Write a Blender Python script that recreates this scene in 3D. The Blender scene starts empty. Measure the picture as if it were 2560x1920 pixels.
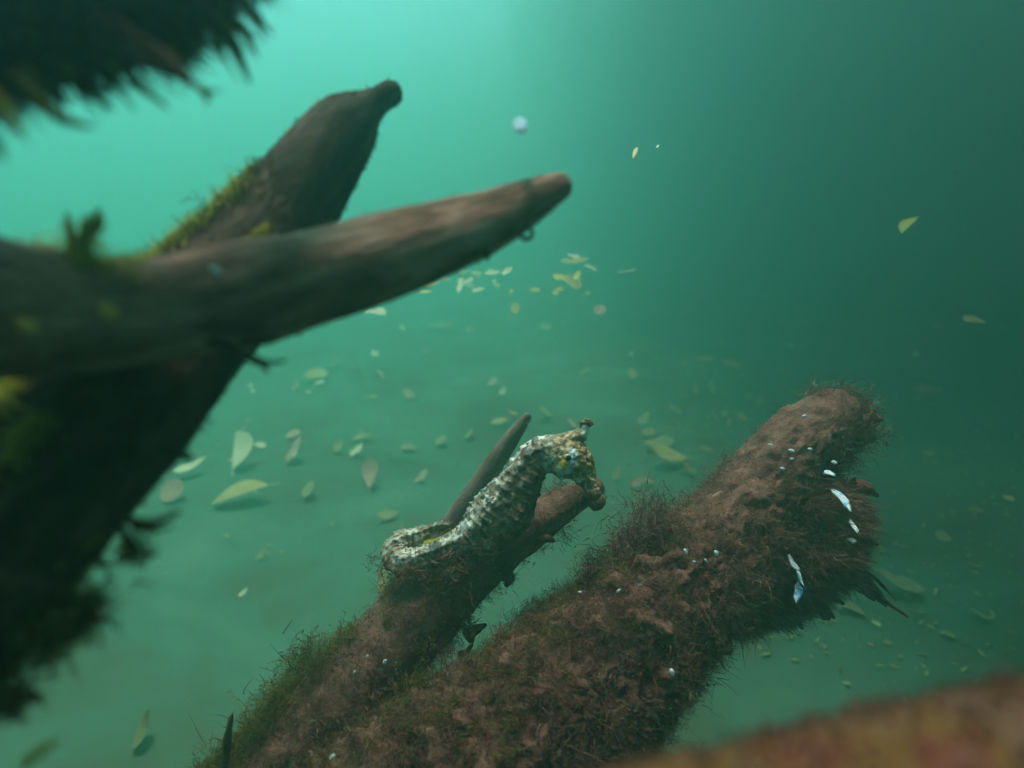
import bpy, math, random
import numpy as np
from mathutils import Vector, Matrix

# ------------------------------------------------------------------ camera, sky, sun, exposure
S = bpy.context.scene
H = 0.50                       # camera height over the seabed (m)
PITCH = math.radians(15)
F = 1663.0                     # focal length in photograph pixels (2560 wide)
EXPOSURE = 1.82
SUN_EL, SUN_AZ = math.radians(76), math.radians(-36)   # azimuth from the view direction, negative = left
SURFACE_Z = H + 1.45            # the water surface

cam_data = bpy.data.cameras.new('camera')
cam = bpy.data.objects.new('camera', cam_data)
S.collection.objects.link(cam)
cam_data.sensor_width = 36
cam_data.lens = 36 * F / 2560
cam_data.clip_start, cam_data.clip_end = 0.005, 300
cam.location = (0, 0, H)
cam.rotation_euler = (math.pi / 2 - PITCH, 0, 0)
cam_data.dof.use_dof = True
cam_data.dof.focus_distance = 0.40
cam_data.dof.aperture_fstop = 6.3
S.camera = cam

world = bpy.data.worlds.new('World')
S.world = world
world.use_nodes = True
_nt = world.node_tree
_sky = _nt.nodes.new('ShaderNodeTexSky')
_sky.sky_type = 'NISHITA'
_sky.sun_disc = False
_sky.sun_elevation, _sky.sun_rotation = SUN_EL, SUN_AZ
_nt.nodes['Background'].inputs[1].default_value = 0.1
_nt.links.new(_sky.outputs[0], _nt.nodes['Background'].inputs[0])

sun_data = bpy.data.lights.new('sun', 'SUN')
sun_data.energy = 2.6
sun_data.angle = math.radians(14)          # the rippled surface spreads the sun
sun_data.color = (1, .94, .82)
sun = bpy.data.objects.new('sun', sun_data)
S.collection.objects.link(sun)
_d = Vector((math.sin(SUN_AZ) * math.cos(SUN_EL), math.cos(SUN_AZ) * math.cos(SUN_EL), math.sin(SUN_EL)))
sun.rotation_euler = _d.to_track_quat('Z', 'Y').to_euler()
sun.location = (0, 0, 5)

S.view_settings.view_transform = 'Standard'
S.view_settings.look = 'None'
S.view_settings.gamma = 1
S.view_settings.exposure = EXPOSURE
S.cycles.max_bounces = 8
S.cycles.volume_bounces = 3

# ------------------------------------------------------------------ helpers
rng = np.random.default_rng(7)
random.seed(7)
CAM = np.array((0, 0, H))
ROT = np.array(cam.rotation_euler.to_matrix())
RIGHT, UP, BACK = ROT[:, 0], ROT[:, 1], ROT[:, 2]

def at(px, py, d):
    """the place in the world at depth d seen at photograph pixel (px, py)"""
    return CAM + ROT @ np.array(((px - 1280) / F * d, -(py - 960) / F * d, -d))

def _h(ix, iy, iz, seed):
    n = (ix * 374761393 + iy * 668265263 + iz * 2147483647 + seed * 974634541).astype(np.int64) & 0xffffffff
    n = ((n ^ (n >> 13)) * 1274126177) & 0xffffffff
    return ((n ^ (n >> 16)) & 0xffff) / 32767.5 - 1

def vnoise(p, seed=0):
    p = np.asarray(p, float)
    i = np.floor(p).astype(np.int64)
    f = p - i
    u = f * f * f * (f * (f * 6 - 15) + 10)
    r = 0
    for a in (0, 1):
        for b in (0, 1):
            for c in (0, 1):
                w = (u[:, 0] if a else 1 - u[:, 0]) * (u[:, 1] if b else 1 - u[:, 1]) * (u[:, 2] if c else 1 - u[:, 2])
                r = r + w * _h(i[:, 0] + a, i[:, 1] + b, i[:, 2] + c, seed)
    return r

def fbm(p, scale, octaves=4, seed=0, gain=.5):
    p = np.asarray(p, float) * scale
    r, a = 0, 1.0
    for o in range(octaves):
        r = r + a * vnoise(p + 17.3 * o, seed + o)
        p = p * 2.03
        a *= gain
    return r

COL = S.collection

def new_mesh(name, v, f, mat=None, smooth=True):
    me = bpy.data.meshes.new(name)
    v = np.asarray(v, float)
    if isinstance(f, np.ndarray):
        n, k = f.shape
        me.vertices.add(len(v))
        me.vertices.foreach_set('co', v.ravel())
        me.loops.add(n * k)
        me.loops.foreach_set('vertex_index', f.ravel().astype(np.int32))
        me.polygons.add(n)
        me.polygons.foreach_set('loop_start', np.arange(0, n * k, k, dtype=np.int32))
        me.update(calc_edges=True)
    else:
        me.from_pydata(v.tolist(), [], f)
    me.validate()
    if smooth:
        me.polygons.foreach_set('use_smooth', np.ones(len(me.polygons), bool))
    if mat:
        me.materials.append(mat)
    return me

ORIGIN = {}

def build(name, v, f, mat, parent=None, origin=None, smooth=True):
    """one mesh object; v in world coordinates, origin = where the thing stands"""
    org = ORIGIN[parent.name] if parent else np.asarray(origin if origin is not None else np.mean(v, axis=0), float)
    me = new_mesh(name, np.asarray(v) - org, f, mat, smooth)
    o = bpy.data.objects.new(name, me)
    COL.objects.link(o)
    if parent:
        o.parent = parent
    else:
        o.location = org
    ORIGIN[o.name] = org
    return o

def tag(o, label=None, cat=None, group=None, kind=None):
    if label: o['label'] = label
    if cat: o['category'] = cat
    if group: o['group'] = group
    if kind: o['kind'] = kind
    return o

def attr(o, name, vals):
    a = o.data.attributes.new(name, 'FLOAT', 'POINT')
    a.data.foreach_set('value', np.asarray(vals, np.float32))

def catmull(P, n):
    P = np.asarray(P, float)
    Q = np.vstack([2 * P[0] - P[1], P, 2 * P[-1] - P[-2]])
    seg = np.linalg.norm(np.diff(P[:, :3], axis=0), axis=1)
    s = np.concatenate([[0], np.cumsum(seg)])
    out = []
    for t in np.linspace(0, s[-1], n):
        i = min(max(np.searchsorted(s, t, side='right') - 1, 0), len(P) - 2)
        u = (t - s[i]) / max(seg[i], 1e-12)
        a, b, c, d = Q[i], Q[i + 1], Q[i + 2], Q[i + 3]
        out.append(.5 * (2 * b + (c - a) * u + (2 * a - 5 * b + 4 * c - d) * u * u + (3 * b - a - 3 * c + d) * u ** 3))
    return np.array(out)

def sweep(P, rings, segs, tip=True, cap=6):
    """P rows: x y z r.  Returns verts (R*segs), faces, normals, t per vert, angle per vert, radius per vert"""
    C = catmull(P, rings)
    C[:, 3] = np.maximum(C[:, 3], 1e-5)
    pos, rad = C[:, :3], C[:, 3]
    T = np.gradient(pos, axis=0)
    T /= np.linalg.norm(T, axis=1)[:, None]
    if tip:
        e, d, r = pos[-1], T[-1], rad[-1]
        aa = np.linspace(0, math.pi / 2, cap + 1)[1:] * .985
        pos = np.vstack([pos, e + d * (r * np.sin(aa))[:, None]])
        rad = np.concatenate([rad, r * np.cos(aa)])
        T = np.vstack([T, np.repeat(d[None], cap, 0)])
    n = len(pos)
    N = np.zeros_like(pos)
    ref = np.array((0, 0, 1.0)) if abs(T[0][2]) < .9 else np.array((1.0, 0, 0))
    N[0] = np.cross(T[0], ref); N[0] /= np.linalg.norm(N[0])
    for i in range(1, n):
        v = N[i - 1] - T[i] * (N[i - 1] @ T[i])
        N[i] = v / np.linalg.norm(v)
    B = np.cross(T, N)
    a = np.arange(segs) / segs * 2 * math.pi
    nor = N[:, None] * np.cos(a)[None, :, None] + B[:, None] * np.sin(a)[None, :, None]
    V = pos[:, None] + nor * rad[:, None, None]
    if tip:                                     # bend the normals of the cap over the end
        k = np.sin(aa)[:, None, None]
        nor[-cap:] = nor[-cap:] * np.sqrt(1 - k * k) + T[-cap:, None] * k
    i = np.arange(n - 1)[:, None] * segs
    j = np.arange(segs)[None]
    j2 = (j + 1) % segs
    f = np.stack([i + j, i + j2, i + segs + j2, i + segs + j], -1).reshape(-1, 4)
    t = np.repeat(np.linspace(0, 1, n), segs)
    return V.reshape(-1, 3), f, nor.reshape(-1, 3), t, np.tile(a, n), np.repeat(rad, segs)

def px_path(rows):
    """rows: px py depth radius_px -> world x y z r"""
    return np.array([np.append(at(r[0], r[1], r[2]), r[3] * r[2] / F) for r in rows])

def vert_normals(V, f):
    n = np.zeros_like(V)
    fn = np.cross(V[f[:, 2]] - V[f[:, 0]], V[f[:, 3]] - V[f[:, 1]])
    for k in range(4):
        np.add.at(n, f[:, k], fn)
    return n / np.maximum(np.linalg.norm(n, axis=1), 1e-12)[:, None]

def sample(V, f, n, weight=None):
    a = np.linalg.norm(np.cross(V[f[:, 2]] - V[f[:, 0]], V[f[:, 3]] - V[f[:, 1]]), axis=1)
    if weight is not None:
        a = a * weight[f].mean(1)
    k = rng.choice(len(f), n, p=a / a.sum())
    u, w = rng.random(n)[:, None], rng.random(n)[:, None]
    q = V[f[k]]
    p = (q[:, 0] * (1 - u) + q[:, 1] * u) * (1 - w) + (q[:, 3] * (1 - u) + q[:, 2] * u) * w
    nn = np.cross(q[:, 2] - q[:, 0], q[:, 3] - q[:, 1])
    return p, nn / np.maximum(np.linalg.norm(nn, axis=1), 1e-12)[:, None]

def unit(v):
    return v / np.maximum(np.linalg.norm(v, axis=-1, keepdims=True), 1e-12)

DRIFT = unit(RIGHT * .8 - UP * .5 + BACK * .1)          # the current bends the algae this way

def strands(base, direc, length, width, curl=.5, drift=.3, segs=4):
    """thin tapered ribbons, merged: verts, quads and a tint per vert"""
    n = len(base)
    length = np.broadcast_to(length, n)[:, None]
    side = unit(np.cross(direc, rng.normal(size=(n, 3))))
    bend = unit(rng.normal(size=(n, 3))) * curl + DRIFT * drift
    wig = rng.normal(size=(n, 3)) * .13
    tint = rng.random(n)
    rows = []
    for k in range(segs + 1):
        s = k / segs
        c = base + direc * length * s + bend * length * s * s * .6 + wig * length * math.sin(5.5 * s) * s
        w = np.broadcast_to(width, n)[:, None] * (1 - .75 * s) * .5
        rows += [c - side * w, c + side * w]
    V = np.stack(rows, 1)
    m = 2 * (segs + 1)
    q = np.array([[2 * k, 2 * k + 1, 2 * k + 3, 2 * k + 2] for k in range(segs)])
    f = (np.arange(n)[:, None, None] * m + q[None]).reshape(-1, 4)
    return V.reshape(-1, 3), f, np.repeat(tint, m)

def fuzz(parent, name, V, f, clumps, per, length, width, mat, spread=.7, curl=.6, drift=.3, weight=None, radius=.002, puff=0):
    """turf of fine algae on a surface, tufted: one part of kind stuff"""
    p, n = sample(V, f, clumps, weight)
    ln = length * np.exp(rng.normal(0, .28, clumps))
    ct = rng.random(clumps)
    p, n, ln, ct = (np.repeat(x, per, 0) for x in (p, n, ln, ct))
    off = rng.normal(size=p.shape) * radius
    if puff:                                   # soft cottony balls instead of tufts
        off += n * puff * rng.uniform(.1, 1, (len(p), 1))
    else:
        off -= n * (off * n).sum(1)[:, None]
    d = unit(rng.normal(size=p.shape) + n * .5) if puff else unit(n + rng.normal(size=p.shape) * spread * .5 + off / radius * spread * .25)
    v, q, tint = strands(p + off - n * .0006, d, ln * rng.uniform(.45, 1.1, len(p)), width * rng.uniform(.6, 1.4, len(p)), curl, drift)
    o = build(name, v, q, mat, parent, smooth=False)
    attr(o, 'tint', .35 * tint + .65 * np.repeat(ct, 10))
    return tag(o, kind='stuff')

def strand_part(parent, rows, mat, name='algae_strand', wob=.0, label=None):
    """one thick algae strand the photograph shows by itself"""
    P = px_path(rows)
    V, f, n, t, a, r = sweep(P, 12, 7, cap=3)
    V = V + n * (fbm(V, 260, 2, 5) * r * .35)[:, None]
    o = build(name, V, f, mat, parent)
    if label: o['label'] = label
    return o

# ------------------------------------------------------------------ materials
def ramp_mat(name, stops, scale=60, detail=6, rough=.85, bump=.3, bump_scale=None, translucent=0, use_tint=False, distortion=.4, spec=.25, grain=False):
    m = bpy.data.materials.new(name)
    m.use_nodes = True
    nt = m.node_tree
    N, L = nt.nodes, nt.links
    b = N['Principled BSDF']
    b.inputs['Roughness'].default_value = rough
    b.inputs['Specular IOR Level'].default_value = spec
    tc = N.new('ShaderNodeTexCoord')
    no = N.new('ShaderNodeTexNoise')
    no.inputs['Scale'].default_value = scale
    no.inputs['Detail'].default_value = detail
    no.inputs['Roughness'].default_value = .62
    no.inputs['Distortion'].default_value = distortion
    vec = tc.outputs['Object']
    if grain:
        ga = N.new('ShaderNodeAttribute')
        ga.attribute_name = 'grain'
        vec = ga.outputs['Vector']
    L.new(vec, no.inputs['Vector'])
    fac = no.outputs['Fac']
    if use_tint:
        at_ = N.new('ShaderNodeAttribute')
        at_.attribute_name = 'tint'
        mx = N.new('ShaderNodeMix')
        mx.inputs[0].default_value = .45
        L.new(no.outputs['Fac'], mx.inputs[2])
        L.new(at_.outputs['Fac'], mx.inputs[3])
        fac = mx.outputs[0]
    cr = N.new('ShaderNodeValToRGB')
    e = cr.color_ramp.elements
    while len(e) < len(stops):
        e.new(.5)
    for el, (p, c) in zip(e, stops):
        el.position = p
        el.color = (*c, 1)
    L.new(fac, cr.inputs[0])
    L.new(cr.outputs[0], b.inputs['Base Color'])
    if bump:
        n2 = N.new('ShaderNodeTexNoise')
        n2.inputs['Scale'].default_value = bump_scale or scale * 6
        n2.inputs['Detail'].default_value = 5
        L.new(vec, n2.inputs['Vector'])
        bp = N.new('ShaderNodeBump')
        bp.inputs['Strength'].default_value = bump
        bp.inputs['Distance'].default_value = .002
        L.new(n2.outputs['Fac'], bp.inputs['Height'])
        L.new(bp.outputs[0], b.inputs['Normal'])
    if translucent:
        tr = N.new('ShaderNodeBsdfTranslucent')
        L.new(cr.outputs[0], tr.inputs['Color'])
        ms = N.new('ShaderNodeMixShader')
        ms.inputs[0].default_value = translucent
        L.new(b.outputs[0], ms.inputs[1])
        L.new(tr.outputs[0], ms.inputs[2])
        L.new(ms.outputs[0], N['Material Output'].inputs['Surface'])
    return m

M = {}
M['bark'] = ramp_mat('bark', [(.3, (.05, .018, .012)), (.46, (.2, .094, .067)), (.58, (.36, .19, .146)), (.72, (.48, .3, .25))], 80, bump=.7, bump_scale=420, grain=True)
M['dark_bark'] = ramp_mat('dark_bark', [(.3, (.014, .006, .005)), (.5, (.07, .034, .024)), (.7, (.17, .095, .07))], 80, bump=.7, bump_scale=420, grain=True)
M['black_bark'] = ramp_mat('black_bark', [(.35, (.006, .004, .003)), (.55, (.022, .01, .007)), (.75, (.06, .026, .017))], 60, bump=.5)
M['grey_bark'] = ramp_mat('grey_bark', [(.3, (.08, .05, .042)), (.7, (.2, .13, .115))], 80, bump=.4)
M['mud_bark'] = ramp_mat('mud_bark', [(.3, (.036, .014, .01)), (.5, (.13, .054, .041)), (.75, (.27, .125, .1))], 90, bump=.6)
M['red_bark'] = ramp_mat('red_bark', [(.3, (.07, .03, .02)), (.45, (.15, .07, .042)), (.54, (.18, .085, .018)), (.62, (.17, .042, .026)), (.8, (.18, .11, .08))], 60, bump=.5)
M['brown_turf'] = ramp_mat('brown_turf', [(.25, (.045, .018, .014)), (.5, (.175, .074, .06)), (.8, (.34, .165, .135))], 55, bump=0, translucent=.3, use_tint=True)
M['olive_turf'] = ramp_mat('olive_turf', [(.25, (.05, .036, .01)), (.5, (.16, .11, .024)), (.8, (.3, .24, .06))], 55, bump=0, translucent=.45, use_tint=True)
M['silt_turf'] = ramp_mat('silt_turf', [(.25, (.1, .04, .028)), (.5, (.23, .105, .078)), (.8, (.36, .2, .16))], 60, bump=0, translucent=.25, use_tint=True)
M['black_turf'] = ramp_mat('black_turf', [(.25, (.012, .006, .004)), (.5, (.045, .02, .012)), (.8, (.11, .05, .03))], 55, bump=0, translucent=.12, use_tint=True)
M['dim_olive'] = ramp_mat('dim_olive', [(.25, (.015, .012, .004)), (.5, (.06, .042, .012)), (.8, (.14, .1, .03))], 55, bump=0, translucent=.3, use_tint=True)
M['backlit_turf'] = ramp_mat('backlit_turf', [(.25, (.22, .17, .02)), (.5, (.52, .46, .06)), (.8, (.75, .7, .16))], 55, bump=0, translucent=.6, use_tint=True)  # brighter yellow-green: backlight on the algae put into the colour
M['yellow_algae'] = ramp_mat('yellow_algae', [(.3, (.3, .26, .04)), (.7, (.62, .58, .14))], 90, bump=.1, translucent=.6)
M['dark_algae'] = ramp_mat('dark_algae', [(.3, (.05, .024, .012)), (.7, (.13, .07, .03))], 90, bump=.2, translucent=.3)
M['fringe_turf'] = ramp_mat('fringe_turf', [(.25, (.02, .011, .005)), (.5, (.09, .052, .016)), (.75, (.3, .24, .05))], 70, bump=0, translucent=.35, use_tint=True)
M['fringe_algae'] = ramp_mat('fringe_algae', [(.3, (.015, .009, .004)), (.55, (.05, .028, .01)), (.75, (.12, .09, .02))], 70, bump=.2, translucent=.3)
M['white_bit'] = ramp_mat('white_bit', [(.3, (.6, .72, .85)), (.7, (.85, .87, .86))], 120, bump=.2, rough=.7, spec=.3)
M['blue_white_bit'] = ramp_mat('blue_white_bit', [(.4, (.16, .38, .85)), (.5, (.75, .85, .95)), (.62, (.92, .92, .9))], 260, bump=.1, rough=.65, spec=.3)
M['sponge'] = ramp_mat('sponge', [(.3, (.7, .3, .06)), (.7, (.95, .55, .16))], 200, bump=.4)
M['leaf_yellow'] = ramp_mat('leaf_yellow', [(.22, (.16, .1, .05)), (.4, (.46, .33, .12)), (.7, (.6, .46, .22))], 55, bump=.1, translucent=.35)
M['leaf_green'] = ramp_mat('leaf_green', [(.22, (.16, .1, .05)), (.4, (.26, .25, .12)), (.7, (.38, .36, .2))], 55, bump=.1, translucent=.35)
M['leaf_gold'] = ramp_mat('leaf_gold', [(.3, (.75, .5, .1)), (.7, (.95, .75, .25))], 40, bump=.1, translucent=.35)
M['leaf_olive'] = ramp_mat('leaf_olive', [(.3, (.12, .12, .05)), (.7, (.22, .2, .08))], 30, bump=.1, translucent=.35)
M['leaf_mauve'] = ramp_mat('leaf_mauve', [(.22, (.16, .1, .05)), (.4, (.4, .22, .17)), (.7, (.55, .34, .27))], 55, bump=.1, translucent=.25)
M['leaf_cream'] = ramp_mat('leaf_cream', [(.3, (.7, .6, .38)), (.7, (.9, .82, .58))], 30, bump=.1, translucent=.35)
M['fleck'] = ramp_mat('fleck', [(.3, (.75, .8, .8)), (.7, (.9, .9, .85))], 30, bump=0, translucent=.3)
M['silt_speck'] = ramp_mat('silt_speck', [(.3, (.35, .36, .3)), (.7, (.5, .5, .42))], 30, bump=0, translucent=.3)
M['drift'] = ramp_mat('drift', [(.3, (.55, .8, 1)), (.7, (.8, .93, 1))], 30, bump=0, translucent=.5)
M['seabed'] = ramp_mat('seabed', [(.3, (.03, .045, .028)), (.43, (.05, .075, .045)), (.52, (.046, .1, .068)), (.75, (.09, .15, .105))], 3.5, detail=9, bump=.5, bump_scale=40)
M['canopy_leaf'] = ramp_mat('canopy_leaf', [(.3, (.04, .08, .02)), (.7, (.07, .12, .03))], 4, bump=0)

# ------------------------------------------------------------------ the setting: seabed, water, canopy over the water
def bed_z(x, y):
    p = np.stack([np.asarray(x, float), np.asarray(y, float), np.zeros(np.shape(x))], -1).reshape(-1, 3)
    d = np.hypot(p[:, 0], p[:, 1])
    return (fbm(p, 2.2, 4, 31) * .022 - .02) * np.clip(1.5 - d / 14, .2, 1)

def make_seabed():
    r = np.concatenate([[0], np.geomspace(.12, 60, 130)])
    a = np.linspace(0, 2 * math.pi, 161)[:-1]
    X = r[:, None] * np.sin(a)[None]
    Y = r[:, None] * np.cos(a)[None]
    Z = bed_z(X.ravel(), Y.ravel())
    V = np.stack([X.ravel(), Y.ravel(), Z], 1)
    n = len(a)
    i = np.arange(len(r) - 1)[:, None] * n
    j = np.arange(n)[None]
    j2 = (j + 1) % n
    f = np.stack([i + j, i + n + j, i + n + j2, i + j2], -1).reshape(-1, 4)
    V[:n] = V[0]
    f1 = [tuple(q) for q in f[n:].tolist()] + [(0, n + k, n + (k + 1) % n) for k in range(n)]
    o = build('seabed', V, f1, M['seabed'], origin=(0, 0, 0))
    tag(o, 'dim green muddy seabed falling away into hazy water', kind='structure')
make_seabed()

def box_mesh(a, b):
    x0, y0, z0 = a
    x1, y1, z1 = b
    v = [(x, y, z) for x in (x0, x1) for y in (y0, y1) for z in (z0, z1)]
    return v, [(0, 1, 3, 2), (4, 6, 7, 5), (0, 4, 5, 1), (2, 3, 7, 6), (0, 2, 6, 4), (1, 5, 7, 3)]

def make_water():
    m = bpy.data.materials.new('sea_water')
    m.use_nodes = True
    N = m.node_tree.nodes
    N.clear()
    out = N.new('ShaderNodeOutputMaterial')
    pv = N.new('ShaderNodeVolumePrincipled')
    pv.inputs['Color'].default_value = (.32, .8, .68, 1)
    pv.inputs['Density'].default_value = .62
    pv.inputs['Anisotropy'].default_value = .76
    pv.inputs['Absorption Color'].default_value = (0, 0, 0, 1)
    m.node_tree.links.new(pv.outputs[0], out.inputs['Volume'])
    v, f = box_mesh((-62, -62, -1.2), (62, 62, SURFACE_Z))
    o = build('haze', v, f, m, origin=(0, 0, 0), smooth=False)
    tag(o, 'murky turquoise sea water filling the whole view', kind='stuff')
make_water()

def make_canopy():
    """the mangrove boughs over the water that shade the right-hand side"""
    n = 14000
    x = .12 + (rng.random(n) ** 1.25) * 9
    y = rng.uniform(-3.5, 13, n)
    edge = .1 * np.sin(y * 3.1) + .07 * np.sin(y * 7.7 + 1)
    x = x + edge
    z = SURFACE_Z + .12 + rng.random(n) ** 2 * .9
    c = np.stack([x, y, z], 1)
    ln = np.where(x < 1.0, .07, .2)[:, None] * rng.uniform(.8, 1.3, (n, 1))
    u = unit(rng.normal(size=(n, 3)) * (1, 1, .45))
    w = unit(np.cross(u, rng.normal(size=(n, 3)) * .35 + (0, 0, 1)))
    rep = 3                                           # the near edge has small leaves: fill it
    k = x < 1.0
    c2 = np.repeat(c[k], rep, 0) + rng.normal(size=(k.sum() * rep, 3)) * .06
    u2, w2, l2 = np.repeat(u[k], rep, 0), np.repeat(w[k], rep, 0), np.repeat(ln[k], rep, 0)
    c2[:, 2] = np.maximum(c2[:, 2], SURFACE_Z + .1)
    c, u, w, ln = np.vstack([c, c2]), np.vstack([u, u2]), np.vstack([w, w2]), np.vstack([ln, l2])
    c[:, 2] = np.maximum(c[:, 2], SURFACE_Z + .05 + ln[:, 0])
    V = np.stack([c - u * ln, c + w * ln * .5, c + u * ln, c - w * ln * .5], 1).reshape(-1, 3)
    f = np.arange(len(V)).reshape(-1, 4)
    root = bpy.data.objects.new('mangrove_tree', None)
    COL.objects.link(root)
    root.location = (9.5, 5, SURFACE_Z + .05)
    ORIGIN[root.name] = np.array(root.location)
    tag(root, 'leafy mangrove boughs hanging over the water and shading it', 'tree')
    tag(build('crown', V, f, M['canopy_leaf'], root, smooth=False))
    for yy in (-1, 2.5, 6, 10):
        P = np.array([(9.5, 5, SURFACE_Z + .35, .12), (6, (5 + yy) / 2, SURFACE_Z + .6, .08), (2, yy, SURFACE_Z + .45, .04), (.6, yy + .3, SURFACE_Z + .3, .012)])
        v, q, *_ = sweep(P, 16, 8, cap=3)
        build('limb', v, q, M['dark_bark'], root)
make_canopy()

def make_shade_crown():
    """an unseen mangrove crown, added to keep the near water and the left roots in shade"""
    n = 9000
    x = -.25 - rng.random(n) ** 1.2 * 3.2
    y = .5 - rng.random(n) ** 1.2 * 3.5
    x = x + .06 * np.sin(y * 9)
    y = y + .05 * np.sin(x * 8)
    c = np.stack([x, y, SURFACE_Z + .13 + rng.random(n) ** 2 * .6], 1)
    ln = (rng.uniform(.8, 1.3, n) * np.where((x > -.7) & (y > -.3), .05, .085))[:, None]
    u = unit(rng.normal(size=(n, 3)) * (1, 1, .45))
    w = unit(np.cross(u, rng.normal(size=(n, 3)) * .35 + (0, 0, 1)))
    V = np.stack([c - u * ln, c + w * ln * .5, c + u * ln, c - w * ln * .5], 1).reshape(-1, 3)
    root = bpy.data.objects.new('mangrove_tree', None)  # unseen tree, added for the shade it throws
    COL.objects.link(root)
    root.location = (-2.5, -2, SURFACE_Z + .05)
    ORIGIN[root.name] = np.array(root.location)
    tag(root, 'unseen mangrove crown added to shade the dark roots on the left', 'tree')
    build('crown', V, np.arange(len(V)).reshape(-1, 4), M['canopy_leaf'], root, smooth=False)
    for q in ((-.5, .2), (-1.2, .3), (-.4, -1)):
        P = np.array([(-2.5, -2, SURFACE_Z + .3, .09), ((q[0] - 2.5) / 2, (q[1] - 2) / 2, SURFACE_Z + .45, .05), (q[0], q[1], SURFACE_Z + .3, .012)])
        v, f, *_ = sweep(P, 14, 8, cap=3)
        build('limb', v, f, M['dark_bark'], root)
make_shade_crown()

# ------------------------------------------------------------------ mangrove roots
def make_root(label, rows, mat, rings=160, segs=96, amp=.06, lump=0, lump_scale=90, tail=None, seed=0, name='mangrove_root', ridge=0):
    P = px_path(rows)
    if tail is not None:                       # out of the picture the root runs on to the seabed
        P = np.vstack([np.asarray(tail, float), P])
    V, f, n, t, a, r = sweep(P, rings, segs)
    disp = fbm(V, 14, 3, seed) * r * amp + fbm(V, 120, 4, seed + 9) * r * amp * .35
    if ridge:
        disp += r * ridge * fbm(np.stack([np.cos(a) * 2.2, np.sin(a) * 2.2, t * 6], 1), 1.6, 4, seed + 3)
    if lump:
        q = fbm(V, lump_scale, 4, seed + 20, .55)
        disp += (np.abs(q) - .25) * lump * np.clip((r - .019) / .02, .12, 1)
    V = V + n * disp[:, None]
    o = build(name, V, f, mat, origin=V[:segs].mean(0))
    ring = np.linalg.norm(np.diff(V.reshape(-1, segs, 3).mean(1), axis=0), axis=1)
    along = np.repeat(np.concatenate([[0], np.cumsum(ring)]), segs)
    g = o.data.attributes.new('grain', 'FLOAT_VECTOR', 'POINT')
    g.data.foreach_set('vector', np.c_[np.cos(a) * .02, np.sin(a) * .02, along * .5 + seed].astype(np.float32).ravel())
    tag(o, label, 'root', 'mangrove roots in the murky water')
    return o, V, f, t, a

def blob(parent, name, px, py, d, w, h, ang, mat, depth=.5, label=None, seed=0, lean=0):
    """a small flattened pebble-like piece (white bit, barnacle, sponge) facing the camera"""
    c = at(px, py, d)
    k = d / F
    m, n = 9, 10
    V = []
    for i in range(m + 1):
        th = math.pi * i / m
        for j in range(n):
            ph = 2 * math.pi * j / n
            V.append((math.sin(th) * math.cos(ph), math.sin(th) * math.sin(ph), math.cos(th)))
    V = np.array(V)
    V *= (1 + (.45 if 'white_bit' in name else .22) * fbm(V + seed * 3.7, 1.6, 3, seed))[:, None]
    f = np.array([[i * n + j, i * n + (j + 1) % n, (i + 1) * n + (j + 1) % n, (i + 1) * n + j] for i in range(m) for j in range(n)])
    if name == 'white_bit': V[:, 1] += .45 * np.sin(V[:, 0] * 2.2 + seed) * (1 if w > h else 0); V[:, 0] += .45 * np.sin(V[:, 1] * 2.2 + seed) * (1 if h > w else 0)
    ca, sa = math.cos(math.radians(ang)), math.sin(math.radians(ang))
    ax, ay = RIGHT * ca + UP * sa, -RIGHT * sa + UP * ca
    V = c + (V[:, :1] * ax * w / 2 + V[:, 1:2] * ay * h / 2 + V[:, 2:] * BACK * min(w, h) / 2 * depth) * k
    if lean: V = V - ((V - c) @ UP)[:, None] * BACK * lean
    o = build(name, V, f, mat, parent)
    if label: o['label'] = label
    return o

def pix(V):
    """where points of the world stand in the photograph"""
    q = (V - CAM) @ ROT
    d = np.maximum(-q[:, 2], .01)
    return 1280 + q[:, 0] / d * F, 960 - q[:, 1] / d * F

def tuft(parent, px, py, d, size, n, mat, lean=None, name='algae_tuft', width=.0006):
    """a soft clump of fine algae growing at one spot"""
    c = at(px, py, d)
    k = size * d / F
    p = c + rng.normal(size=(n, 3)) * k * .26 * (1 + rng.random((n, 1)))
    dr = unit((lean if lean is not None else UP) * .35 + rng.normal(size=(n, 3)) * .6)
    v, q, ti = strands(p, dr, k * rng.uniform(.25, .6, n), width, 1.2, .2)
    o = build(name, v, q, mat, parent, smooth=False)
    attr(o, 'tint', ti)
    return tag(o, kind='stuff')

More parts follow.
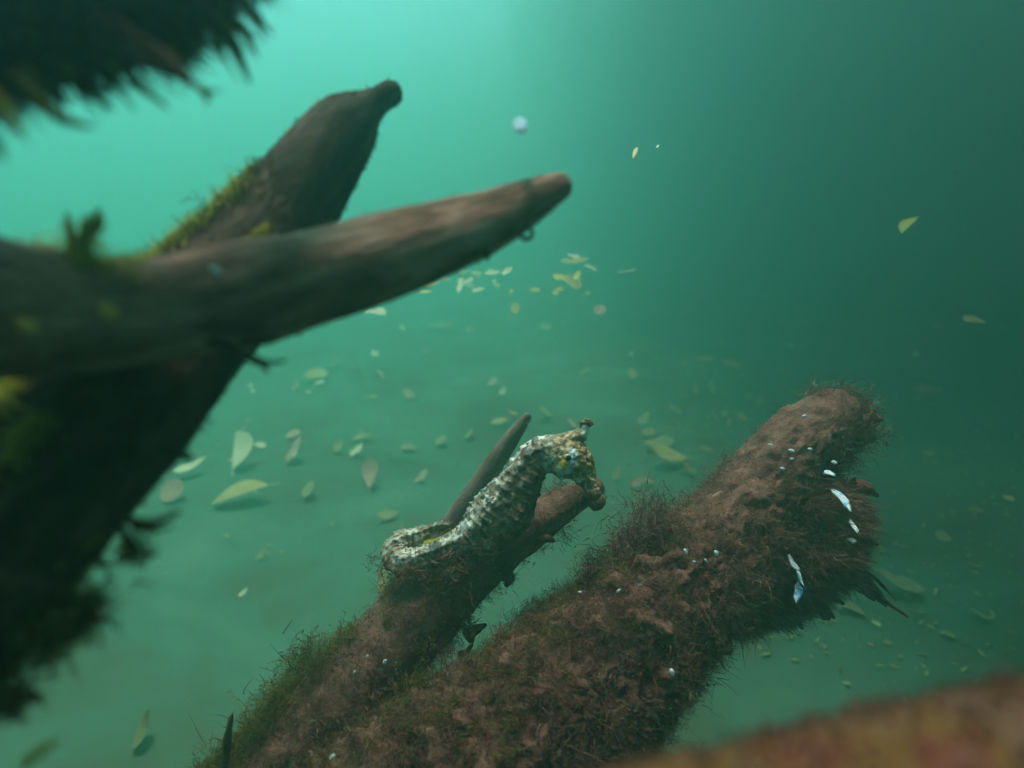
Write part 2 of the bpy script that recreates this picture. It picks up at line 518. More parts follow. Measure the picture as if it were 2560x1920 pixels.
# -- the dark root that fills the top left corner
A_rows = [(-1100, 700, .09, 220), (-750, 420, .095, 205), (-420, 215, .105, 190), (-150, 75, .115, 165), (150, 15, .125, 155), (410, -55, .135, 130), (540, -120, .145, 95), (660, -260, .165, 80), (860, -560, .2, 75), (1150, -1150, .25, 65)]
rootA, VA, fA, tA, aA = make_root('near-black root filling the top left corner with blurred algae fringe', A_rows, M['black_bark'], 110, 72, .12, lump=.0015, seed=3)
def frond(parent, p0, p1, p2, w, n, mat, name='algae_frond', width=.0006):
    """a drooping frond: a bundle of fine strands along a bent line"""
    P = px_path([(*p0, w), (*p1, w * .8), (*p2, w * .2)])
    C = catmull(P, 7)
    off = rng.normal(size=(n, 3)) * .45
    end = rng.uniform(.55, 1.0, n)
    wig = rng.normal(size=(n, 3)) * .25
    side = unit(np.cross(C[-1, :3] - C[0, :3] + rng.normal(size=(n, 3)) * .001, rng.normal(size=(n, 3))))
    rows = []
    for k in range(7):
        u = end * k / 6
        i = np.minimum((u * 6).astype(int), 5)
        g = (u * 6 - i)[:, None]
        c = C[i, :3] * (1 - g) + C[i + 1, :3] * g
        rad = C[i, 3:4] * (1 - g) + C[i + 1, 3:4] * g
        c = c + off * rad + wig * rad * math.sin(k * 1.1)
        ww = width * (1 - .7 * k / 6) * .5
        rows += [c - side * ww, c + side * ww]
    V = np.stack(rows, 1)
    q = np.array([[2 * k, 2 * k + 1, 2 * k + 3, 2 * k + 2] for k in range(6)])
    f = (np.arange(n)[:, None, None] * 14 + q[None]).reshape(-1, 4)
    o = build(name, V.reshape(-1, 3), f, mat, parent, smooth=False)
    attr(o, 'tint', np.repeat(rng.random(n), 14))
    return o

for p0, p1, p2, w, n, m in [
    ((230, 60, .12), (380, 140, .12), (485, 212, .12), 38, 160, 'brown_turf'), ((40, 190, .11), (130, 285, .11), (240, 320, .11), 20, 80, 'fringe_turf'),
    ((150, 150, .12), (225, 230, .12), (290, 280, .12), 15, 60, 'fringe_turf'), ((280, 140, .12), (350, 215, .12), (430, 280, .12), 11, 45, 'fringe_turf'),
    ((225, 140, .12), (290, 220, .12), (350, 290, .12), 7, 24, 'fringe_turf'), ((540, 40, .135), (590, 130, .135), (625, 212, .135), 17, 70, 'olive_turf'),
    ((500, 80, .135), (560, 150, .135), (600, 210, .135), 7, 22, 'backlit_turf'), ((590, -20, .14), (640, 40, .14), (685, 90, .14), 10, 36, 'fringe_turf'),
    ((600, 0, .14), (645, 65, .14), (672, 125, .14), 7, 22, 'fringe_turf'), ((590, 50, .135), (625, 110, .135), (648, 152, .135), 12, 40, 'fringe_turf'),
    ((430, 130, .125), (505, 228, .125), (560, 222, .125), 7, 30, 'olive_turf'), ((500, 222, .125), (522, 240, .125), (510, 265, .125), 7, 26, 'backlit_turf'),
    ((-40, 210, .1), (20, 290, .1), (66, 350, .1), 16, 50, 'backlit_turf'), ((-60, 330, .1), (-10, 370, .1), (20, 404, .1), 12, 40, 'olive_turf'),
    ((430, 90, .125), (470, 150, .125), (500, 195, .125), 9, 30, 'fringe_turf')]:
    frond(rootA, p0, p1, p2, w, n, M[m])
for i in range(44):
    u = rng.random()
    bx, by = 10 + 560 * u, 175 - 20 * math.sin(u * 3.1) - 150 * u ** 2.2 + rng.normal(0, 16)
    ln, an = rng.uniform(50, 130), math.radians(rng.normal(44 + 10 * u, 9))
    dd = .145 + .025 * u + rng.normal(0, .004)
    w = rng.uniform(5, 14)
    dd *= .82
    frond(rootA, (bx - 40 * math.cos(an), by - 45 * math.sin(an), dd), (bx + ln * .35 * math.cos(an + .2), by + ln * .35 * math.sin(an + .2), dd),
          (bx + ln * math.cos(an), by + ln * math.sin(an), dd), w, int(w * 4), M['fringe_turf'])
lower = np.clip(-(VA - VA.mean(0)) @ UP * 40 + .4, .02, 1)
fuzz(rootA, 'algae_fringe', VA, fA, 700, 14, .0045, .0006, M['black_turf'], spread=.5, curl=.3, drift=.9, weight=lower)

# -- the thick root with a knob on its tip (passes behind the long tapering root)
B_rows = [(-450, 1900, .12, 255), (-265, 1660, .125, 232), (-65, 1412, .135, 222), (118, 1212, .15, 205), (282, 1010, .168, 203), (440, 830, .19, 172),
          (600, 680, .205, 138), (690, 560, .215, 118), (770, 450, .22, 106), (838, 352, .226, 90), (880, 302, .229, 74), (915, 272, .231, 47), (945, 252, .232, 33), (974, 234, .233, 32)]
rootB, VB, fB, tB, aB = make_root('thick dark root with a round knob on its tip, crossed by the long tapering root', B_rows, M['dark_bark'], 190, 88, .05,
                                  tail=[(-.45, -.12, -.05, .035)], seed=11)
# -- the long tapering root that crosses in front of it
C_rows = [(-900, 860, .1, 285), (-200, 782, .12, 232), (0, 778, .13, 176), (200, 786, .14, 146), (400, 778, .15, 124), (600, 742, .16, 128), (810, 692, .17, 113), (1010, 628, .18, 100),
          (1210, 560, .19, 74), (1310, 512, .195, 56), (1395, 467, .2, 33)]
rootC, VC, fC, tC, aC = make_root('long brown root tapering to a blunt tip, crossing from the left edge', C_rows, M['bark'], 190, 88, .07,
                                  tail=[(-.7, .02, .36, .04), (-.42, .06, .42, .03), (-.24, .085, .46, .022)], seed=21, ridge=.03)
# -- the root the seahorse sits on
D_rows = [(150, 2900, .36, 170), (320, 2480, .345, 160), (440, 2200, .345, 150), (640, 2010, .35, 128), (745, 1885, .36, 118), (850, 1762, .37, 108), (970, 1632, .385, 96), (1092, 1502, .4, 90), (1190, 1402, .41, 82),
          (1330, 1310, .42, 58), (1420, 1255, .425, 40), (1478, 1222, .43, 33)]
rootD, VD, fD, tD, aD = make_root('algae-covered root gripped by the seahorse', D_rows, M['mud_bark'], 170, 88, .08, lump=.0045,
                                  seed=41)
# -- the thin shoot behind the seahorse
G_rows = [(500, 2500, .56, 60), (640, 2000, .54, 55), (820, 1720, .52, 48), (1020, 1460, .5, 40), (1120, 1330, .49, 32), (1170, 1260, .485, 30), (1235, 1160, .48, 26), (1290, 1080, .475, 19), (1318, 1042, .472, 11)]
shoot, VG, fG, tG, aG = make_root('slim bare grey shoot with a pointed tip rising behind the seahorse', G_rows, M['grey_bark'], 60, 32, .06,
                                  seed=51)
# -- the big shaggy root at the bottom
E_rows = [(300, 3050, .34, 330), (520, 2700, .335, 320), (900, 2220, .33, 285), (1150, 1995, .345, 238), (1410, 1762, .365, 200), (1595, 1575, .39, 170), (1765, 1402, .415, 128), (1895, 1248, .435, 100),
          (2000, 1120, .45, 92), (2085, 1035, .46, 62)]
rootE, VE, fE, tE, aE = make_root('big shaggy root coated in brown algae at the bottom', E_rows, M['mud_bark'], 300, 190, .08, lump=.0085, lump_scale=85, seed=61)
# -- the blurred root in the bottom right corner
K_rows = [(900, 2740, .09, 330), (1500, 2345, .09, 345), (2000, 2215, .09, 330), (2400, 2125, .09, 330), (3000, 2045, .088, 330), (3600, 1990, .086, 300)]
rootK, VK, fK, tK, aK = make_root('out-of-focus reddish brown root in the bottom right corner', K_rows, M['red_bark'], 120, 72, .05, lump=.002, lump_scale=130, seed=71)

# coats of algae -----------------------------------------------------------------------------------
fuzz(rootB, 'algae_turf', VB, fB, 5200, 9, .0012, .0004, M['black_turf'], weight=np.clip((tB - .45) * 4, .15, 1), radius=.0012)
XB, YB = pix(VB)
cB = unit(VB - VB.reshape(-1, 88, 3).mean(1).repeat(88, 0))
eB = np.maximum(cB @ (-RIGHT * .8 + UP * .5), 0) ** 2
fuzz(rootB, 'yellow_fringe', VB, fB, 420, 12, .0032, .0006, M['backlit_turf'], weight=eB ** 3 * (YB > 440) * (YB < 700) * (XB > 300), curl=1.0, spread=1.0)
fuzz(rootB, 'backlit_turf', VB, fB, 260, 10, .0007, .0004, M['backlit_turf'], weight=eB ** 6 * (YB > 230) * (YB < 480), curl=.8)
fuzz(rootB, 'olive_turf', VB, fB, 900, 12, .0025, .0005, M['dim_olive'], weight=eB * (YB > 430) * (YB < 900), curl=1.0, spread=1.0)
fuzz(rootB, 'left_fringe', VB, fB, 900, 12, .004, .0007, M['backlit_turf'], weight=eB * (YB > 850) * (YB < 1250), curl=1.0, spread=1.0)
fuzz(rootB, 'ragged_fringe', VB, fB, 160, 8, .004, .0006, M['black_turf'], weight=np.maximum(cB @ (RIGHT * .7 - UP * .7), 0) ** 2 * (YB > 1000), curl=.7, drift=.5)
fuzz(rootC, 'algae_turf', VC, fC, 9000, 8, .0008, .0004, M['silt_turf'], radius=.0012)
cC = unit(VC - VC.reshape(-1, 88, 3).mean(1).repeat(88, 0))
fuzz(rootC, 'hanging_fringe', VC, fC, 90, 6, .002, .0004, M['brown_turf'], drift=.5, weight=np.maximum(-cC @ UP, 0) ** 3)
fuzz(rootD, 'algae_turf', VD, fD, 7000, 15, .0025, .0005, M['brown_turf'], curl=1.2, puff=.003, weight=np.clip(1.25 - tD * 1.25, .06, 1), drift=.15)
cD = unit(VD - VD.reshape(-1, 88, 3).mean(1).repeat(88, 0))
fuzz(rootD, 'olive_fringe', VD, fD, 1100, 16, .0036, .0005, M['olive_turf'], curl=1.2, puff=.006, weight=np.maximum(cD @ (-RIGHT * .75 + UP * .6), 0) ** 2 * (tD < .62), drift=.0)
XE, YE = pix(VE)
uE = XE * .72 - YE * .69                    # grows towards the tip of the root
wE = np.clip((600 - uE) / 260, .1, 1)
fuzz(rootE, 'algae_turf', VE, fE, 17000, 16, .0026, .0005, M['brown_turf'], curl=1.2, puff=.003, weight=wE, drift=.2, radius=.003)
cE = unit(VE - VE.reshape(-1, 190, 3).mean(1).repeat(190, 0))
fuzz(rootE, 'olive_fringe', VE, fE, 1500, 16, .0032, .0005, M['olive_turf'], weight=np.maximum(cE @ (-RIGHT * .6 + UP * .7), 0) ** 3 * (uE < 380), drift=.0, curl=1.2, puff=.005, radius=.003)
fuzz(rootE, 'shaggy_fringe', VE, fE, 1500, 18, .003, .0005, M['brown_turf'], curl=1.3, spread=1.0, puff=.006, radius=.003, weight=np.maximum(cE @ (RIGHT * .7 - UP * .6), 0) ** 2, drift=.25)
fuzz(rootK, 'algae_turf', VK, fK, 5000, 10, .002, .0004, M['brown_turf'], radius=.0015)
fuzz(shoot, 'algae_turf', VG, fG, 600, 8, .0022, .0004, M['silt_turf'])

# the beard of algae under the tip of the shaggy root
def make_beard():
    P = px_path([(1890, 1180, .43, 8), (1950, 1210, .438, 50), (2005, 1252, .44, 74), (2055, 1312, .44, 84), (2010, 1385, .44, 95), (1930, 1455, .44, 82), (1850, 1515, .43, 50)])
    V, f, n, t, a, r = sweep(P, 70, 56)
    V = V + n * ((np.abs(fbm(V, 80, 4, 77)) - .2) * .008)[:, None]
    o = build('algae_beard', V, f, M['mud_bark'], rootE)
    o['label'] = 'drooping beard of dark algae under the tip'
    p, nn = sample(V, f, 3800)
    p, nn = np.repeat(p, 12, 0), np.repeat(nn, 12, 0)
    d = unit(nn * .8 + DRIFT * .7 + rng.normal(size=p.shape) * .35)
    v, q, ti = strands(p + rng.normal(size=p.shape) * .0022, d, .0045 * rng.uniform(.4, 1.6, len(p)), .0005, 1.1, .45)
    w = build('beard_fringe', v, q, M['brown_turf'], o, smooth=False)
    attr(w, 'tint', ti)
    tag(w, kind='stuff')
make_beard()
for x, y, d, z in [(2150, 1040, .455, 55), (2170, 1070, .455, 50), (2130, 1100, .455, 60), (2110, 1140, .455, 55), (2080, 1160, .45, 55), (2060, 1000, .455, 45), (2110, 985, .458, 40), (2150, 1010, .458, 45)]:
    tuft(rootE, x, y, d, z, 240, M['brown_turf'], RIGHT * .9 - UP * .25)
def clumps(root, V, f, n, size, strands_n, mat, weight=None, lift=.0015, width=.0005):
    """separate ragged tufts of algae all over a root, joined: too many to count"""
    p, nn = sample(V, f, n, weight)
    sz = size * np.exp(rng.normal(0, .4, n))
    p, nn, sz, ct = (np.repeat(q, strands_n, 0) for q in (p + nn * lift, nn, sz, rng.random(n)))
    off = rng.normal(size=p.shape) * sz[:, None] * .38
    dr = unit(nn * .7 + rng.normal(size=p.shape) * .8 + DRIFT * .25)
    v, q, ti = strands(p + off, dr, sz * rng.uniform(.3, .9, len(p)), width, 1.2, .3)
    o = build('algae_clump', v, q, mat, root, smooth=False)
    attr(o, 'tint', .4 * ti + .6 * np.repeat(ct, 10))
    return tag(o, kind='stuff')
clumps(rootE, VE, fE, 620, .008, 90, M['brown_turf'], weight=np.clip((640 - uE) / 260, .12, 1))
clumps(rootE, VE, fE, 160, .008, 80, M['olive_turf'], weight=np.maximum(cE @ (-RIGHT * .6 + UP * .7), 0) * (uE < 300))
clumps(rootE, VE, fE, 120, .012, 70, M['brown_turf'], weight=np.maximum(cE @ (RIGHT * .7 - UP * .6), 0) ** 2)
clumps(rootD, VD, fD, 260, .007, 80, M['brown_turf'], weight=np.clip(1.3 - tD * 1.3, .04, 1))
clumps(rootD, VD, fD, 140, .008, 90, M['olive_turf'], weight=np.maximum(cD @ (-RIGHT * .75 + UP * .6), 0) * (tD < .75))
for x, y, d, z in [(1650, 1290, .395, 80), (1630, 1300, .395, 80), (1600, 1330, .39, 70), (1560, 1350, .39, 60), (1480, 1420, .38, 60)]:
    tuft(rootE, x, y, d, z, 300, M['brown_turf'], UP * .8 - RIGHT * .2)
for r in [
    [(2080, 1380, .44, 22), (2150, 1430, .44, 14), (2200, 1490, .44, 8), (2268, 1540, .44, 4)],
    [(2060, 1400, .44, 24), (2110, 1440, .44, 18), (2150, 1470, .44, 10), (2185, 1500, .44, 4)],
    [(2000, 1440, .44, 18), (2060, 1480, .44, 11), (2108, 1508, .44, 5)],
    [(1980, 1470, .44, 20), (2030, 1500, .44, 14), (2062, 1538, .44, 11), (2072, 1545, .44, 5)],
    [(2090, 1330, .44, 14), (2160, 1355, .44, 8), (2195, 1362, .44, 3)],
    [(2050, 1420, .44, 12), (2130, 1450, .44, 7), (2215, 1515, .44, 3)],
    [(2020, 1450, .44, 12), (2050, 1500, .44, 8), (2085, 1545, .44, 3)],
    [(1950, 1490, .44, 14), (1985, 1540, .44, 9), (2005, 1570, .44, 4)],
    [(2085, 1370, .44, 8), (2180, 1440, .44, 5), (2240, 1500, .44, 2)],
    [(2120, 1060, .455, 34), (2165, 1050, .455, 22), (2198, 1048, .455, 8)],
    [(2100, 1100, .455, 30), (2150, 1105, .455, 18), (2185, 1098, .455, 6)],
    [(2130, 1210, .44, 22), (2170, 1225, .44, 14), (2192, 1238, .44, 6)]]:
    strand_part(rootE, r, M['mud_bark'])
# pieces that stand out on the shaggy root: bright white and blue bits, and barnacles
blob(rootE, 'white_bit', 2073, 1183, .413, 26, 11, -22, M['blue_white_bit'], label='small bright white bit high on the beard', seed=1, lean=.8)
blob(rootE, 'white_bit', 2105, 1250, .409, 62, 20, -52, M['blue_white_bit'], label='largest blue and white bit on the beard', seed=2, lean=.8)
blob(rootE, 'white_bit', 2135, 1316, .413, 11, 28, 8, M['blue_white_bit'], seed=3, lean=.8)
blob(rootE, 'white_bit', 2130, 1350, .413, 22, 11, 10, M['white_bit'], seed=4, lean=.8)
blob(rootE, 'white_bit', 1983, 1407, .403, 14, 30, 30, M['white_bit'], seed=5, lean=.8)
blob(rootE, 'white_bit', 1999, 1440, .402, 10, 44, 14, M['blue_white_bit'], seed=6, lean=.8)
blob(rootE, 'white_bit', 1995, 1480, .402, 20, 38, -12, M['blue_white_bit'], label='lower blue and white bit hanging by the beard', seed=7, lean=.8)
for i, (x, y, d, s, g) in enumerate([(1714, 1378, .372, 16, -60), (1791, 1383, .372, 17, -60), (1680, 1680, .33, 20, -65), (2011, 1040, .418, 14, 10), (1978, 1127, .417, 17, -20), (2025, 1123, .417, 13, -20),
                                 (1980, 1147, .417, 11, 0), (1957, 1172, .414, 14, -20), (1890, 1178, .422, 12, 0), (1926, 1112, .42, 11, 0), (1816, 1211, .42, 15, -20), (2086, 1156, .41, 15, -20),
                                 (1765, 1401, .372, 11, -50), (1735, 1404, .37, 10, 0), (1546, 1477, .352, 12, 40), (1828, 1250, .42, 14, 0), (1600, 1462, .365, 11, 0), (1450, 1480, .36, 10, 0)]):
    blob(rootE, 'barnacle', x, y, d, s, s * .55, g, M['white_bit'], seed=i + 10)
blob(rootE, 'sponge_patch', 1800, 1247, .415, 52, 34, 25, M['leaf_mauve'], label='pale pinkish patch on the upper edge', seed=4)
for i, (x, y, d, s) in enumerate([(962, 1654, .345, 15), (918, 1641, .345, 10), (886, 1680, .345, 9), (830, 1895, .32, 26)]):
    blob(rootD, 'barnacle', x, y, d, s, s * .6, 60, M['white_bit'], seed=i + 40)

# details on the long tapering root
blob(rootC, 'sponge_patch', 268, 776, .1315, 66, 36, -32, M['sponge'], depth=.3, label='orange sponge patch nearest the middle', seed=8)
blob(rootC, 'sponge_patch', 66, 812, .1185, 64, 32, -18, M['sponge'], depth=.3, label='dull orange sponge patch by the left edge', seed=9)
blob(rootC, 'barnacle', 540, 677, .147, 38, 18, -32, M['white_bit'], label='white glint on the bark, built as a pale piece', seed=12)  # a highlight on the bark, modelled as a white piece
for i, (x, y, d) in enumerate([(745, 745, .158), (860, 690, .162), (1145, 650, .178), (735, 715, .158)]):
    blob(rootC, 'barnacle', x, y, d, 24, 10, -50, M['grey_bark'], seed=20 + i)
for r in [[(520, 850, .15, 16), (590, 878, .15, 12), (640, 900, .15, 10), (668, 908, .15, 9), (712, 902, .15, 4)],
          [(640, 898, .15, 9), (662, 915, .15, 8), (666, 930, .15, 4)],
          [(590, 840, .155, 20), (640, 850, .155, 16), (676, 852, .155, 9), (690, 838, .155, 4)]]:
    strand_part(rootC, r, M['dark_algae'])
loop = [(1318 + 17 * math.cos(u) - 3, 583 + 15 * math.sin(u), .19, 5) for u in np.linspace(-2.2, 3.4, 12)]
strand_part(rootC, [(1290, 560, .19, 6)] + loop, M['dark_algae'], name='algae_loop', label='tiny loop of algae hanging under the tip')
strand_part(rootC, [(1208, 610, .185, 9), (1215, 635, .185, 7), (1222, 650, .185, 3)], M['dark_algae'])
for r in [[(205, 670, .135, 40), (206, 610, .135, 24), (226, 568, .135, 13), (246, 524, .135, 6)],
          [(190, 640, .135, 26), (178, 585, .135, 13), (166, 532, .135, 4)],
          [(215, 600, .135, 12), (245, 565, .135, 9), (258, 548, .135, 4)],
          [(200, 610, .135, 12), (208, 560, .135, 7), (206, 540, .135, 3)]]:
    strand_part(rootC, r, M['yellow_algae'], label='yellow-green algae sprig standing on the root')
for x, y, z, n in [(205, 650, 60, 140), (192, 610, 40, 80), (220, 600, 40, 80), (238, 550, 26, 60), (174, 568, 22, 50), (140, 645, 50, 100), (100, 630, 50, 90), (270, 655, 46, 90), (330, 660, 40, 60)]:
    tuft(rootC, x, y, .136, z, n, M['backlit_turf'], UP, width=.0005)
# details on the knobbed root
for r in [[(640, 470, .205, 14), (625, 445, .205, 9), (622, 428, .205, 3)], [(610, 500, .205, 14), (596, 480, .205, 8), (590, 468, .205, 3)],
          [(660, 450, .205, 10), (645, 432, .205, 6), (640, 425, .205, 3)]]:
    strand_part(rootB, r, M['dark_algae'])
for r in [[(640, 610, .19, 28), (655, 585, .19, 18), (668, 565, .19, 8)]]:
    strand_part(rootB, r, M['yellow_algae'])
for r in [[(310, 1300, .13, 14), (370, 1308, .13, 11), (405, 1300, .13, 9), (448, 1278, .13, 4)], [(330, 1320, .13, 8), (385, 1325, .13, 7), (428, 1316, .13, 4)],
          [(300, 1320, .13, 12), (322, 1350, .13, 12), (345, 1385, .13, 11), (385, 1385, .13, 8), (394, 1380, .13, 5)],
          [(240, 1400, .13, 12), (262, 1412, .13, 9), (280, 1405, .13, 4)], [(440, 1130, .15, 10), (470, 1145, .15, 8), (480, 1140, .15, 4)],
          [(60, 1610, .12, 30), (120, 1600, .12, 22), (170, 1595, .12, 10)], [(-30, 1785, .115, 22), (40, 1765, .115, 16), (85, 1742, .115, 9)],
          [(160, 1480, .125, 30), (205, 1520, .125, 24), (220, 1550, .125, 10)]]:
    strand_part(rootB, r, M['dark_algae'])
for r in [[(310, 1345, .13, 9), (318, 1375, .13, 12), (330, 1395, .13, 4)], [(60, 1650, .12, 8), (150, 1625, .12, 7), (240, 1600, .12, 3)],
          [(60, 1910, .11, 16), (110, 1870, .11, 12), (150, 1850, .11, 5)]]:
    strand_part(rootB, r, M['yellow_algae'])
for x, y, d, z, n in [(620, 480, .2, 60, 120), (590, 510, .2, 60, 130), (560, 545, .198, 60, 140), (525, 575, .197, 60, 140), (490, 605, .195, 60, 140), (460, 630, .193, 60, 140), (640, 600, .185, 50, 100)]:
    tuft(rootB, x, y, d, z, n, M['backlit_turf' if x < 560 else 'olive_turf'], UP * .6 - RIGHT * .6, width=.0004)
for x, y, d, z, n in [(60, 1100, .135, 50, 120), (95, 1060, .137, 50, 120), (130, 1010, .14, 50, 110), (20, 1150, .132, 60, 120), (220, 985, .137, 60, 90), (170, 1010, .134, 60, 90), (300, 1000, .142, 60, 80)]:
    tuft(rootB, x, y, d, z, n, M['backlit_turf' if x < 120 else 'dim_olive'], UP * .6 - RIGHT * .6, width=.0005)
for x, y, d, z, n in [(205, 1520, .125, 80, 240), (180, 1550, .125, 70, 200), (120, 1610, .12, 80, 200), (330, 1380, .13, 50, 120), (20, 1740, .118, 70, 160)]:
    tuft(rootB, x, y, d, z, n, M['olive_turf'], RIGHT * .8, width=.0008)
# stub and lobe at the end of the seahorse's root, twigs below it
strand_part(rootD, [(1455, 1225, .425, 24), (1480, 1242, .422, 22), (1492, 1256, .42, 21)], M['mud_bark'], name='stub', label='short rounded stub at the end of the root')
for r in [[(1330, 1350, .41, 14), (1365, 1345, .41, 12), (1382, 1350, .41, 6)], [(1260, 1425, .4, 22), (1272, 1450, .4, 16), (1268, 1460, .4, 8)],
          [(1165, 1590, .39, 20), (1195, 1570, .39, 10), (1212, 1562, .39, 5)], [(1150, 1640, .385, 16), (1165, 1630, .385, 8), (1180, 1612, .385, 4)]]:
    strand_part(rootD, r, M['mud_bark'])
for x, y, d, z, n in [(700, 1650, .368, 70, 260), (730, 1610, .372, 60, 220), (830, 1580, .375, 60, 220), (650, 1740, .36, 90, 300), (590, 1850, .35, 100, 320), (620, 1800, .355, 90, 300), (520, 1900, .345, 80, 200),
                      (1120, 1620, .375, 60, 160), (1180, 1560, .385, 50, 140)]:
    tuft(rootD, x + (45 if x < 1000 else -15), y + 8, d, z * .8, n, M['olive_turf'] if x < 1000 else M['brown_turf'], UP * .6 - RIGHT * .6 if x < 1000 else RIGHT)
for r in [[(560, 1920, .33, 11), (568, 1850, .33, 10), (577, 1795, .33, 7), (580, 1785, .33, 3)]]:
    strand_part(rootD, r, M['dark_algae'])

# ------------------------------------------------------------------ the seahorse
def make_seahorse():
    """modelled in its own drawing units (u right, v down, w towards the viewer), 13600 units to the metre"""
    D0 = .385
    k = D0 / F / 3.16
    O = at(900 + 1250 / 3.16, 980 + 1240 / 3.16, D0)
    def W(q):
        q = np.asarray(q, float)
        return O + ((q[:, :1] - 1250) * RIGHT - (q[:, 1:2] - 1240) * UP + q[:, 2:3] * BACK) * k
    base = W([(1000, 1250, -60)])[0]
    root = bpy.data.objects.new('seahorse', None)
    COL.objects.link(root)
    root.location = base
    ORIGIN[root.name] = base
    tag(root, 'mottled brown and blue-white seahorse with its tail curled round a root', 'seahorse')
    # axis of tail, trunk, neck: u v w half-width
    axis = np.array([(690, 1085, -190, 20), (560, 1110, -185, 34), (430, 1160, -140, 62), (320, 1205, -95, 84), (268, 1275, -30, 98), (310, 1325, 25, 106), (400, 1328, 45, 102),
                     (510, 1300, 45, 90), (640, 1262, 25, 90), (740, 1225, 5, 108), (890, 1175, -10, 172), (1035, 1055, -10, 216), (1150, 910, -10, 224), (1235, 775, -5, 184), (1290, 665, 0, 152),
                     (1345, 570, 0, 142), (1420, 512, 0, 142), (1520, 490, 0, 148), (1610, 495, 0, 150)], float)
    axis = axis * (1, 1, 1, 1)
    P = np.c_[axis[:, 0], -axis[:, 1], axis[:, 2], axis[:, 3]]
    V1, f1, *_ = sweep(P, 150, 40, cap=7)
    head = np.array([(1540, -440, 0, 120), (1640, -520, 10, 168), (1710, -570, 20, 150), (1765, -640, 35, 104), (1800, -705, 55, 72), (1822, -752, 70, 60), (1832, -775, 76, 66)], float)
    V2, f2, *_ = sweep(head, 50, 36, cap=5)
    brow = np.array([(1560, -430, 0, 95), (1660, -395, 0, 88), (1730, -345, 0, 64), (1768, -300, 0, 42), (1786, -262, 0, 36), (1792, -246, 0, 44)], float)
    V3, f3, *_ = sweep(brow, 40, 24, cap=4)
    parts = [(V1, f1), (V2, f2), (V3, f3)]
    for (a, b, c, d, e) in [(1752, -255, 20, 1735, -228), (1800, -235, 10, 1822, -205), (1815, -262, -10, 1845, -258), (1770, -236, -30, 1764, -205), (1790, -240, 30, 1790, -212)]:
        V4, f4, *_ = sweep(np.array([(a, b, c, 20), ((a + d) / 2, (b + e) / 2, c, 15), (d, e, c * 1.4, 8)], float), 10, 10, cap=3)
        parts.append((V4, f4))
    # squash the body sideways (a seahorse is narrow) and pull the belly keel out
    vv, ff, off = [], [], 0
    for V, f in parts:
        cap0 = [tuple(q) for q in (f + off).tolist()]
        n = len(V)
        seg = f[0][2] - f[0][0] - 1 if False else None
        vv.append(V); ff += cap0; off += n
    V = np.vstack(vv)
    me = bpy.data.meshes.new('tmp')
    me.from_pydata(V.tolist(), [], ff)
    import bmesh
    bm = bmesh.new(); bm.from_mesh(me)
    be = [e for e in bm.edges if e.is_boundary]
    bmesh.ops.holes_fill(bm, edges=be, sides=0)
    bmesh.ops.recalc_face_normals(bm, faces=bm.faces)
    bm.to_mesh(me); bm.free()
    o = bpy.data.objects.new('tmp', me)
    COL.objects.link(o)
    rm = o.modifiers.new('r', 'REMESH'); rm.mode = 'VOXEL'; rm.voxel_size = 6.5
    sm = o.modifiers.new('s', 'SMOOTH'); sm.iterations = 6; sm.factor = .5
    dg = bpy.context.evaluated_depsgraph_get()
    e = o.evaluated_get(dg).to_mesh()
    n = len(e.vertices)
    V = np.empty(n * 3); e.vertices.foreach_get('co', V); V = V.reshape(-1, 3)
    nf = len(e.polygons)
    lt = np.empty(nf, np.int32); e.polygons.foreach_get('loop_total', lt)
    li = np.empty(len(e.loops), np.int32); e.loops.foreach_get('vertex_index', li)
    Nn = np.empty(n * 3); e.vertices.foreach_get('normal', Nn); Nn = Nn.reshape(-1, 3)
    if (lt == 4).all():
        faces = li.reshape(-1, 4).copy()
    else:
        faces = [p.vertices[:] for p in e.polygons]
    bpy.data.objects.remove(o)
    # body coordinates: along the axis and round it
    C = catmull(P, 260)
    s = np.concatenate([[0], np.cumsum(np.linalg.norm(np.diff(C[:, :3], axis=0), axis=1))])
    idx = np.empty(n, int)
    for a in range(0, n, 4000):
        d = ((V[a:a + 4000, None] - C[None, :, :3]) ** 2).sum(2)
        idx[a:a + 4000] = (d / (C[None, :, 3] ** 2)).argmin(1)
    T = np.gradient(C[:, :3], axis=0); T = T / np.linalg.norm(T, axis=1)[:, None]
    rel = V - C[idx, :3]
    al = s[idx] + (rel * T[idx]).sum(1)
    dors = np.cross((0, 0, 1.0), T[idx]); dors = unit(dors)           # the back side of the axis in the picture plane
    du, dw = (rel * dors).sum(1) / C[idx, 3], rel[:, 2] / C[idx, 3]
    ang = np.arctan2(dw, du)                                       # 0 = back, pi/2 = flank
    head_w = np.clip((V[:, 0] - 1440) / 120, 0, 1) * np.clip((V[:, 1] + 820) / 60, 0, 1)
    body_w = 1 - head_w
    tail_w = np.clip((s[idx] < 900) * 1.0, 0, 1)
    ring = 72 - 20 * tail_w
    rr = (np.abs(np.cos(math.pi * al / ring))) ** 5
    lon = np.abs(np.cos(ang * 3.0)) ** 7
    disp = body_w * (5.5 * rr * (.5 + .5 * np.cos(ang * 3) ** 2) + 12 * lon * (.6 + .6 * rr))
    disp += 6 * fbm(V, 1 / 38, 2, 5) + 10 * fbm(V, 1 / 100, 2, 8) * body_w + head_w * 7 * fbm(V, 1 / 30, 2, 6)
    V = V + Nn * disp[:, None]
    # skin: pale blotches broken by dark meshes, back band blue-white, belly brown, orange cheek
    cell = fbm(V * (1, 1, 1.0), 1 / 24, 3, 51)
    big = fbm(V, 1 / 120, 2, 52)
    spots = np.clip((cell + .05) * 3.2, 0, 1)
